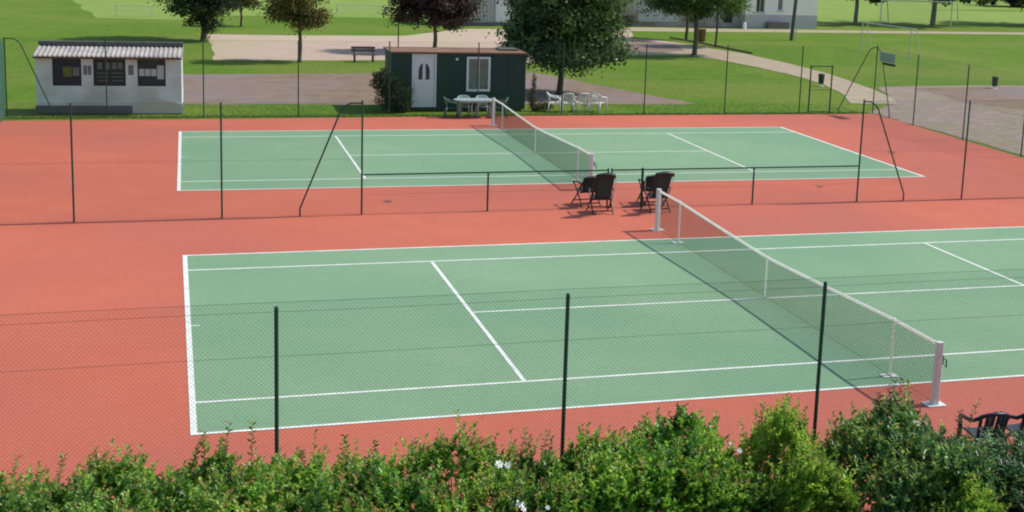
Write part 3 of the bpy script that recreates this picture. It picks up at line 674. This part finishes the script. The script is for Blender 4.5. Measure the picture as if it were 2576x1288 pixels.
def flower(root, x, y, z, s_=.04):
    o = root.location; c = Vector((x-o.x, y-o.y, z-o.z)); nrm = Vector((random.uniform(-.3, .5), -.75, .75)).normalized()
    a = nrm.cross(Vector((0, 0, 1))).normalized(); b = a.cross(nrm); mb = MB()
    for ring, (k, rr, lift) in enumerate(((6, 1.0, .12), (5, .62, .3))):
        for i in range(k):
            t = 2*math.pi*i/k+ring*.4; d = a*math.cos(t)+b*math.sin(t); w = nrm.cross(d)
            mb.add([c, c+d*s_*.55*rr+w*s_*.36*rr+nrm*s_*lift, c+d*s_*rr+w*s_*.18*rr+nrm*s_*lift*1.3, c+d*s_*rr-w*s_*.18*rr+nrm*s_*lift*1.3, c+d*s_*.55*rr-w*s_*.36*rr+nrm*s_*lift], [(0, 1, 2, 3, 4)])
    fl = mb.build('flower', PETAL, root)
    MB().tube([c+nrm*s_*.1, c+nrm*s_*.35], [s_*.2, s_*.1], 6).build('flower_centre', PETALC, fl)
for i_, x, y, z, s_ in [(2, 3.37, -5.2, 1.44, .05), (2, 3.47, -5.2, 1.42, .042), (3, 5.53, -4.6, 1.53, .026), (3, 5.48, -5.15, 1.4, .036), (3, 5.27, -5.6, 1.44, .045), (3, 5.34, -5.61, 1.45, .045), (3, 4.75, -5.42, 1.37, .032),
                        (3, 6.48, -5.0, 1.27, .034), (3, 6.35, -5.0, 1.38, .022), (2, 3.46, -5.82, 1.23, .048), (2, 3.5, -5.84, 1.17, .036), (2, 3.78, -5.84, 1.16, .028), (5, 8.99, -4.95, 1.42, .04), (3, 6.24, -4.6, 1.46, .024), (3, 5.1, -5.84, 1.12, .026)]:
    flower(sh[i_], x, y, z, s_)

# ------------------------------------------------------------------ trees
def tree(name, label, base, trunk_h, trunk_r, blobs, nleaf, pal, leafL=.16, seed=1, bark=None, lean=(0, 0), group=None, dens=1.0, wide=.55):
    """blobs: (dx, dy, z, rx, ry, rz) crown masses; each is filled with clumps of leaves"""
    r = np.random.default_rng(seed); root = empty(name, base, 0, label, 'tree', group)
    top = Vector((lean[0], lean[1], trunk_h))
    mid = Vector((lean[0]*.4+.05, lean[1]*.4, trunk_h*.5))
    c0_ = np.array(blobs[0][:3])
    high = Vector((c0_[0], c0_[1], c0_[2]+blobs[0][5]*.5))
    mb = MB().tube([(0, 0, -.05), (0, 0, .12), mid, top, top.lerp(high, .5), high], [trunk_r*1.45, trunk_r*1.05, trunk_r*.92, trunk_r*.8, trunk_r*.5, trunk_r*.15], 10)
    mb.build('trunk', bark or BARK, root, True)
    CL = []
    vol = np.array([b[3]*b[4]*b[5] for b in blobs]); nc = (vol/vol.sum()*nleaf/70).astype(int)+2
    for bl, k in zip(blobs, nc):
        d = r.normal(size=(k, 3)); d /= np.linalg.norm(d, axis=1)[:, None]; rad = r.random(k)**.42
        rad = rad*(1+.16*np.sin(d[:, 0]*4+seed)*np.cos(d[:, 1]*5)+.12*np.sin(d[:, 2]*7+seed*2))
        rad = np.where(r.random(k) < .1, rad*1.22+.05, rad)*(1-.1*(r.random(k) < .3))
        q = d*rad[:, None]*np.array(bl[3:6])+np.array(bl[:3]); CL.append(q)
    CL = np.vstack(CL)
    paths = []
    for i in r.choice(len(CL), min(len(CL), 46), replace=False):
        e = Vector(CL[i]); s0 = top.lerp(high, r.uniform(0, .7)); 
        if e.z < top.z: s0 = top.lerp(high, r.uniform(0, .15))
        m_ = s0.lerp(e, .5)+Vector((0, 0, .12*(e-s0).length))
        paths.append(([s0, m_, e], trunk_r*.3, .012))
    v, f = tubes_np(paths, None, 5); raw('limb', v, f, bark or BARK, root)
    npc = max(8, nleaf//len(CL)); cs = r.uniform(.22, .5, len(CL))*wide*1.3
    tone = r.uniform(0, 1, len(CL))
    P_ = np.repeat(CL, npc, 0)+r.normal(size=(len(CL)*npc, 3))*np.repeat(cs, npc)[:, None]*np.array([1, 1, .6])
    P_ = P_[P_[:, 2] > .12]; n = len(P_)
    t_ = np.repeat(tone, npc)[:n]
    D_ = r.normal(size=(n, 3)); D_[:, 2] -= .25
    pal = np.array(pal); i0 = np.clip(t_*len(pal)+r.normal(0, .5, n), 0, len(pal)-1).astype(int)
    T_ = pal[i0]*r.uniform(.75, 1.25, n)[:, None]
    L_ = leafL*r.uniform(.6, 1.25, n)
    V, F, T_ = leaves(P_, D_, L_, L_*.62, np.clip(T_, 0, 1))
    raw('crown', V, F, LEAFT, root, tint=T_)
    return root
TG = [(.03, .07, .02), (.05, .105, .028), (.08, .15, .04), (.12, .2, .055)]
TP = [(.035, .02, .022), (.05, .026, .028), (.07, .035, .032), (.045, .055, .022)]
TB = [(.07, .06, .02), (.1, .085, .025), (.07, .1, .025), (.16, .13, .03)]
TL = [(.06, .12, .02), (.09, .16, .03), (.12, .2, .04), (.15, .24, .05)]
tree('round_tree', 'large dense green tree right of the green hut, behind the white chairs', (17.65, 40.3, -.03), 1.5, .15,
     [(.0, 0, 4.3, 2.5, 2.7, 2.5), (2.1, -.3, 2.0, 1.05, 1.2, .7), (-1.8, -.2, 2.8, 1.0, 1.4, 1.0), (.2, 0, 6.2, 2.0, 2.2, 1.5), (-.2, -1.0, 1.9, 1.5, 1.3, .75), (2.1, -.2, 3.7, .9, 1.2, .9), (1.1, -.8, 2.5, 1.1, 1.1, .8)], 62000, [(.03, .075, .022), (.055, .115, .034), (.09, .165, .05), (.15, .24, .08)], .17, 3)
tree('dark_tree', 'dark green tree at the upper left, right behind the kiosk, its trunk in shade', (1.9, 68.0, -.03), 1.3, .2,
     [(-.8, 0, 4.6, 3.2, 2.8, 2.2), (-.5, -.6, 2.7, 1.9, 1.6, 1.1), (.7, -.4, 2.5, 1.7, 1.5, 1.1), (.1, -.5, 1.5, 1.0, .9, 1.0), (-2.9, -.2, 3.5, 1.3, 1.3, .8), (0, 0, 6.3, 2, 2, 1.4)], 48000, [(.015, .036, .014), (.026, .058, .02), (.045, .09, .03)], .16, 5)
tree('brown_tinged_tree', 'slender tree with bronze-green leaves left of the bench, behind a fence post', (6.75, 54.6, -.03), 2.0, .11,
     [(-.1, 0, 3.8, 1.6, 1.6, 1.4), (-.9, -.2, 2.8, .8, .9, .6), (.9, -.2, 2.5, .9, .9, .6), (.1, 0, 2.3, .6, .8, .6), (0, 0, 5, 1.2, 1.2, 1)], 16000, [(.07, .06, .02), (.09, .1, .025), (.14, .11, .03), (.2, .19, .05)], .14, 8, bark=BARK)
tree('small_bronze_tree', 'small bronze-leaved tree beside the field, right behind the dark tree', (4.9, 80.5, -.03), 1.3, .08,
     [(.0, 0, 2.8, 1.2, 1.2, 1.3), (-.5, 0, 1.7, .7, .7, .6), (.6, 0, 1.9, .7, .7, .6)], 5000, TB, .15, 9)
tree('purple_tree', 'dark purple-leaved tree rising behind the roof of the green hut', (15.7, 61.2, -.03), 1.7, .13,
     [(0, 0, 4.2, 2.4, 2.2, 1.9), (-1.5, -.2, 2.6, 1.2, 1.1, .9), (1.5, -.2, 2.6, 1.2, 1.1, .9), (.2, -.3, 2.0, 1.2, 1.0, .65), (0, 0, 5.6, 1.5, 1.5, 1.2)], 32000, TP, .17, 12)
tree('park_tree', 'green tree with thin dark trunk at the path bend, before the stone building', (32.8, 60.3, -.03), 2.3, .16,
     [(0, 0, 4.9, 3.1, 2.8, 2.0), (-2.0, 0, 3.3, 1.5, 1.3, .8), (2.0, 0, 3.4, 1.5, 1.3, .8), (.1, -.4, 2.9, 1.5, 1.2, .6), (0, 0, 6.8, 2, 2, 1)], 34000, [(.03, .08, .02), (.055, .12, .028), (.085, .17, .04), (.13, .23, .05)], .15, 15)
tree('park_tree', 'green tree with a thin trunk behind the path, left of the tree at the bend', (37.2, 72.6, -.03), 2.4, .12,
     [(-.8, 0, 4.2, 2.4, 2.2, 1.4), (-2.2, 0, 3.0, 1.2, 1.2, .6)], 8000, TG, .17, 18)
tree('young_tree', 'young lime-green tree with a slim stem on the lawn right of the path bend', (37.0, 66.6, -.03), 2.6, .08,
     [(.2, 0, 4.2, 1.9, 1.7, 1.4), (.9, 0, 3.1, 1.2, 1.1, .6)], 9000, [(.035, .075, .016), (.07, .12, .02), (.1, .16, .03)], .15, 21)
for (x, y, tr, cw, lab, sd) in [(62.7, 92.9, .2, 3.9, 'field tree with a thick dark trunk right of the white house', 31), (70.9, 92.6, .26, 4.8, 'field tree with a thick pale-edged trunk, middle one of the three along the path', 33), (83.9, 95.8, .3, 4.5, 'field tree at the right edge of the picture, beyond the path', 35)]:
    tree('field_tree', lab, (x, y, -.03), 3.2, tr, [(0, 0, 6.3, cw, cw, 2.6), (cw*.35, -.5, 3.0, cw*.6, cw*.6, .8), (-cw*.35, -.3, 3.3, cw*.5, cw*.5, .7), (cw*.9, 0, 2.9, cw*.4, cw*.4, .6)], 16000, [(.03, .055, .016), (.05, .09, .02), (.07, .12, .03)], .3, sd, bark=BARKG, group='trees along the far path')
tree('dark_conifer', 'dark bushy tree at the far top right corner of the field', (108, 132, -.03), .6, .3, [(0, 0, 2.3, 4, 3, 2.2), (5, 0, 2.0, 3.6, 2.5, 1.9), (2, 0, 4.4, 4, 3, 2)], 22000, [(.01, .025, .02), (.015, .035, .022)], .3, 38)
# bushes by the hut
def bush(name, label, loc, blobs, n, pal, leafL, seed):
    r = np.random.default_rng(seed); root = empty(name, loc, 0, label, 'bush'); P_ = []
    for bl in blobs:
        k = int(n*bl[6]); d = r.normal(size=(k, 3)); d /= np.linalg.norm(d, axis=1)[:, None]
        rad = r.random(k)**.4*(1+.2*np.sin(d[:, 0]*5+seed)*np.sin(d[:, 2]*6)); P_.append(d*rad[:, None]*np.array(bl[3:6])+np.array(bl[:3]))
    P_ = np.vstack(P_); P_ = P_[P_[:, 2] > .02]; k = len(P_); pal = np.array(pal)
    c = (.5+.5*snoise(P_[:, 0]*3, P_[:, 2]*3, seed))*len(pal); T_ = pal[np.clip(c+r.normal(0, .6, k), 0, len(pal)-1).astype(int)]*r.uniform(.7, 1.3, k)[:, None]
    L_ = leafL*r.uniform(.6, 1.3, k); D_ = r.normal(size=(k, 3)); D_[:, 2] += .5
    V, F, T_ = leaves(P_, D_, L_, L_*.45, T_); raw('foliage', V, F, LEAFT, root, tint=T_)
    ps = [([(0, 0, 0), Vector(P_[i])*.5, Vector(P_[i])], .02, .006) for i in r.choice(k, 24)]
    v, f = tubes_np(ps, None, 4); raw('stem', v, f, BARK, root)
    return root
bush('tall_bush', 'loose dark green bush at the left corner of the green hut', (8.6, 34.25, -.03), [(.1, 0, .7, .75, .45, .75, .5), (-.35, 0, 1.3, .55, .4, .55, .35), (.4, .05, .35, .5, .4, .4, .15)], 6500, [(.015, .04, .015), (.03, .06, .02), (.05, .085, .03)], .085, 41)
bush('climber', 'thin climbing plant with brown stems at the right corner of the green hut', (14.72, 34.55, -.03), [(0, 0, .5, .22, .2, .5, .4), (.05, 0, 1.2, .12, .1, .5, .2), (.45, -.1, .2, .5, .25, .22, .4)], 1400, [(.05, .07, .02), (.1, .08, .03), (.03, .06, .02)], .07, 43)
bush('low_bush', 'low brown-green bush at the foot of the old stone building', (36.2, 85.2, -.03), [(0, 0, .5, 1.6, .6, .6, 1.0)], 2500, [(.06, .07, .03), (.1, .1, .04)], .14, 44)

# ------------------------------------------------------------------ background buildings
H1 = empty('white_house', (47.9, 85.6, 0), .06, 'white rendered house with grey lower walls at the top right, behind the leaning pole', 'house')
HL, HD, HH = 7.1, 8.0, 5.2
mb = MB(); ops = [(1.0, 1.85, 1.35, 2.75), (3.15, 3.62, 1.55, 2.5)]
mb.box(0, 1.0, 0, .2, 1.15, HH).box(1.85, 3.15, 0, .2, 1.15, HH).box(3.62, HL, 0, .2, 1.15, HH)
mb.box(1.0, 1.85, .001, .199, 1.15, 1.35).box(1.0, 1.85, .001, .199, 2.75, HH).box(3.15, 3.62, .001, .199, 1.15, 1.55).box(3.15, 3.62, .001, .199, 2.5, HH)
mb.box(0, .2, .201, HD, 1.15, HH).box(HL-.2, HL, .201, HD, 1.15, HH).box(.2, HL-.2, HD-.2, HD, 1.15, HH)
mb.build('wall', HOUSEW, H1)
MB().box(-.03, HL+.03, -.03, HD+.03, -.04, 1.15).build('lower_wall', HOUSEG, H1)
V = [(-.4, -.5, HH), (HL+.4, -.5, HH), (HL+.4, HD+.5, HH), (-.4, HD+.5, HH), (-.4, HD/2, HH+2.2), (HL+.4, HD/2, HH+2.2)]
raw('roof', V, [(0, 1, 5, 4), (2, 3, 4, 5), (1, 2, 5), (3, 0, 4), (3, 2, 1, 0)], TILE, H1)
for (a, b, z0, z1) in ops:
    w_ = MB().box(a, b, .12, .14, z0, z1).build('window', DGLASS, H1)
    MB().box(a, a+.07, .05, .12, z0, z1).box(b-.07, b, .05, .12, z0, z1).box(a+.07, b-.07, .05, .12, z0, z0+.07).box(a+.07, b-.07, .05, .12, z1-.07, z1).box((a+b)/2-.03, (a+b)/2+.03, .05, .12, z0+.07, z1-.07).build('frame', HOUSEG, w_)
    MB().box(a-.08, b+.08, -.08, -.001, z0-.09, z0-.01).build('sill', HOUSEG, w_)
MB().box(2.0, 4.2, -.5, -.04, -.03, .55, .1).build('step', PLINTH, H1)
H2 = empty('stone_barn', (35.2, 86.2, 0), .02, 'old stone outbuilding with a dark doorway, seen behind the path trees', 'barn')
mb = MB().box(0, 11.0, 0, .3, -.04, 3.8).box(11.9, 12.6, 0, .3, -.04, 3.8).box(11.0, 11.9, .001, .299, -.04, .35).box(11.0, 11.9, .001, .299, 1.75, 3.8)
mb.box(0, .3, .301, 6, -.04, 3.8).box(12.3, 12.6, .301, 6, -.04, 3.8).box(.3, 12.3, 5.7, 6, -.04, 3.8).build('wall', STONE, H2)
MB().box(11.0, 11.9, .2, .25, .35, 1.75).build('door', DARKOPEN, H2)
MB().box(3.0, 6.8, -.05, -.003, .35, 1.75).build('sheet_door', SHEET, H2)
MB().box(.5, 1.0, -.05, -.003, .6, 1.9).build('window', DARKOPEN, H2)
raw('roof', [(-.3, -.5, 3.8), (12.62, -.5, 3.8), (12.62, 6.5, 3.8), (-.3, 6.5, 3.8), (-.3, 3, 5.6), (12.62, 3, 5.6)], [(0, 1, 5, 4), (2, 3, 4, 5), (1, 2, 5), (3, 0, 4), (3, 2, 1, 0)], TILE, H2)
SH = empty('sheet_shed', (21.5, 84.3, 0), 0, 'grey corrugated shed with a paler door, between the purple tree and the large tree', 'shed')
def shf(u, v_):
    x = u*5.0; return (x, .05*math.cos(2*math.pi*x/.3), .25+3.4*v_)
MB().grid(shf, 130, 1, .01).build('wall', SHEET, SH)
MB().box(0, 6.6, .2, 4.5, -.04, 3.6).build('side_wall', SHEET, SH)
MB().box(3.75, 5.0, -.12, -.06, .3, 2.6).build('door', SHEETW, SH)
MB().box(-.1, 6.7, -.1, .19, -.04, .24).build('base', PLINTH, SH)
raw('roof', [(-.3, -.4, 3.66), (6.9, -.4, 3.66), (6.9, 4.9, 4.4), (-.3, 4.9, 4.4), (-.3, -.4, 3.74), (6.9, -.4, 3.74), (6.9, 4.9, 4.48), (-.3, 4.9, 4.48)], [(3, 2, 1, 0), (4, 5, 6, 7), (0, 1, 5, 4), (1, 2, 6, 5), (2, 3, 7, 6), (3, 0, 4, 7)], SHEET, SH)

# ------------------------------------------------------------------ small park things
bn = empty('park_bench', (10.36, 54.75, -.03), 0, 'wooden park bench at the edge of the pink gravel, left of the green hut', 'bench')
MB().box(-.68, .68, -.2, -.06, .42, .46).box(-.68, .68, -.04, .1, .42, .46).box(-.68, .68, .12, .24, .42, .46).build('seat', WOOD, bn)
MB().box(-.68, .68, .27, .3, .58, .7).box(-.68, .68, .3, .33, .74, .86).build('backrest', WOOD, bn)
for sx in (-.52, .52):
    MB().box(sx-.035, sx+.035, -.18, -.11, 0, .42).box(sx-.035, sx+.035, .2, .27, 0, .85).box(sx-.035, sx+.035, -.11, .2, .36, .42).build('leg', WOOD, bn)
pl = empty('timber_pole', (46.05, 72.9, -.03), 0, 'dark timber pole leaning right with a short prop, in front of the white house', 'pole')
MB().tube([(0, 0, 0), (.2, .05, 3.2), (.5, .1, 8)], [.15, .13, .1], 10).build('pole', POLEG, pl)
MB().tube([(.38, .0, 0), (.4, 0, 1.15)], .05, 8).build('prop', GOALW, pl)
for (x, y, z, lab) in [(33.1, 43.4, 0, 'small dark litter bin on the path edge, seen through the mesh gate'), (43.0, 42.3, 0, 'small dark litter bin at the grass edge of the gravel court, far right')]:
    b_ = empty('litter_bin', (x, y, -.03), 0, lab, 'bin', 'litter bins beside the gravel')
    MB().tube([(0, 0, .14), (0, 0, .62)], [.14, .17], 12).tube([(0, 0, .62), (0, 0, .66)], [.18, .15], 12).build('bin_body', BINM, b_)
    MB().tube([(0, 0, 0), (0, 0, .15)], .04, 8).box(-.16, .16, -.16, .16, 0, .02).build('stand', ALU, b_)
wb = empty('wooden_bin', (37.7, 70.9, -.03), .2, 'slatted brown wooden bin beside the tree at the path bend', 'bin')
mb = MB()
for k in range(14):
    a = 2*math.pi*k/14; mb.tube([(.26*math.cos(a), .26*math.sin(a), .05), (.28*math.cos(a), .28*math.sin(a), .95)], .05, 5)
mb.build('slats', WOODB, wb); MB().tube([(0, 0, .03), (0, 0, .9)], .22, 10).build('liner', BINM, wb)
bo = empty('white_bollard', (47.15, 84.0, -.03), 0, 'small white bollard beside the path at the corner of the white house', 'bollard')
MB().tube([(0, 0, 0), (0, 0, .45), (0, 0, .55), (0, 0, .6)], [.16, .15, .12, .05], 10).build('bollard_body', HOUSEW, bo)
tp = empty('thin_post', (13.6, 62.3, -.03), 0, 'thin lone post on the pink gravel, behind the left end of the hut roof', 'post')
MB().tube([(0, 0, 0), (0, 0, 2.1)], .04, 8).build('shaft', WOOD, tp)
def goal(label, a, b, h, depth, ax, r_=.04, nets=True, name='goal_frame'):
    a = Vector(a); b = Vector(b); L = (b-a).length; g_ = empty(name, (a.x, a.y, -.03), math.atan2(b.y-a.y, b.x-a.x), label, 'goal')
    MB().tube([(0, 0, 0), (0, 0, h)], r_, 8).build('post', GOALW, g_); MB().tube([(L, 0, 0), (L, 0, h)], r_, 8).build('post', GOALW, g_)
    MB().tube([(-r_, 0, h), (L+r_, 0, h)], r_, 8).build('crossbar', GOALW, g_)
    for s_ in (0, L): MB().tube([(s_, 0, h), (s_+ax, depth*.4, h), (s_+ax*2, depth, 0)], r_*.7, 6).build('stay', GOALW, g_)
    if nets:
        A_ = []; B_ = []
        for x in np.arange(.2, L, .16): A_.append((x, depth*.4, h)); B_.append((x+ax, depth, 0))
        for t in np.arange(0, 1, .07): A_.append((0, depth*(.4+.6*t), h*(1-t))); B_.append((L, depth*(.4+.6*t), h*(1-t)))
        v, f = rods(A_, B_, .004); raw('net', v, f, GOALW, g_)
    return g_
goal('white goal frame with a sloping crossbar on the lawn right of the path', (47.5, 64.8), (48.0, 59.1), 2.0, .9, 0, .04, False)
goal('large white football goal with net between the far trees, upper right', (63.6, 89.9), (70.8, 89.4), 2.44, 1.8, .9, .06)
goal('small white goal frame on the pale field at the upper left, behind the kiosk', (-4.23, 89.3), (-1.5, 88.9), .85, .5, 0, .03)
goal('wide low white goal on the far field between the bronze tree and the purple tree', (13.9, 96.5), (18.4, 95.6), .8, .5, 0, .03)
ed = empty('timber_edging', (36.3, 73.6, -.03), 0, 'low dark timber edging where the path bends away from the pink gravel', 'edging')
MB().tube([(0, 0, .08), (.6, -4, .08), (.9, -8, .07), (1.2, -12, .06)], .06, 8).build('log', WOOD, ed)

# grass tufts along the edges of slab, kiosk and hut
n = 15000; gx = rng.uniform(-6.2, 30, n); gy = np.where(rng.random(n) < .6, 32.95+np.abs(rng.normal(0, .3, n)), rng.uniform(33.2, 36.5, n))
ok = ~((gx > -5.3) & (gx < .4) & (gy > 34.1)) & ~((gx > 8.3) & (gx < 14.6) & (gy > 34.4)); gx, gy = gx[ok], gy[ok]; n = len(gx)
P_ = np.c_[gx, gy, np.full(n, -.035)]; D_ = np.c_[rng.normal(0, .35, n), rng.normal(0, .35, n), np.ones(n)]; L_ = rng.uniform(.03, .09, n)
cols = np.array([(.06, .12, .02), (.085, .15, .03), (.12, .15, .05)])[rng.integers(0, 3, n)]
V, F, T_ = leaves(P_, D_, L_, L_*.12+.006, cols); tag(raw('grass', V, F, LEAFT, tint=T_), 'uneven grass along the back edge of the courts', 'grass', kind='stuff')
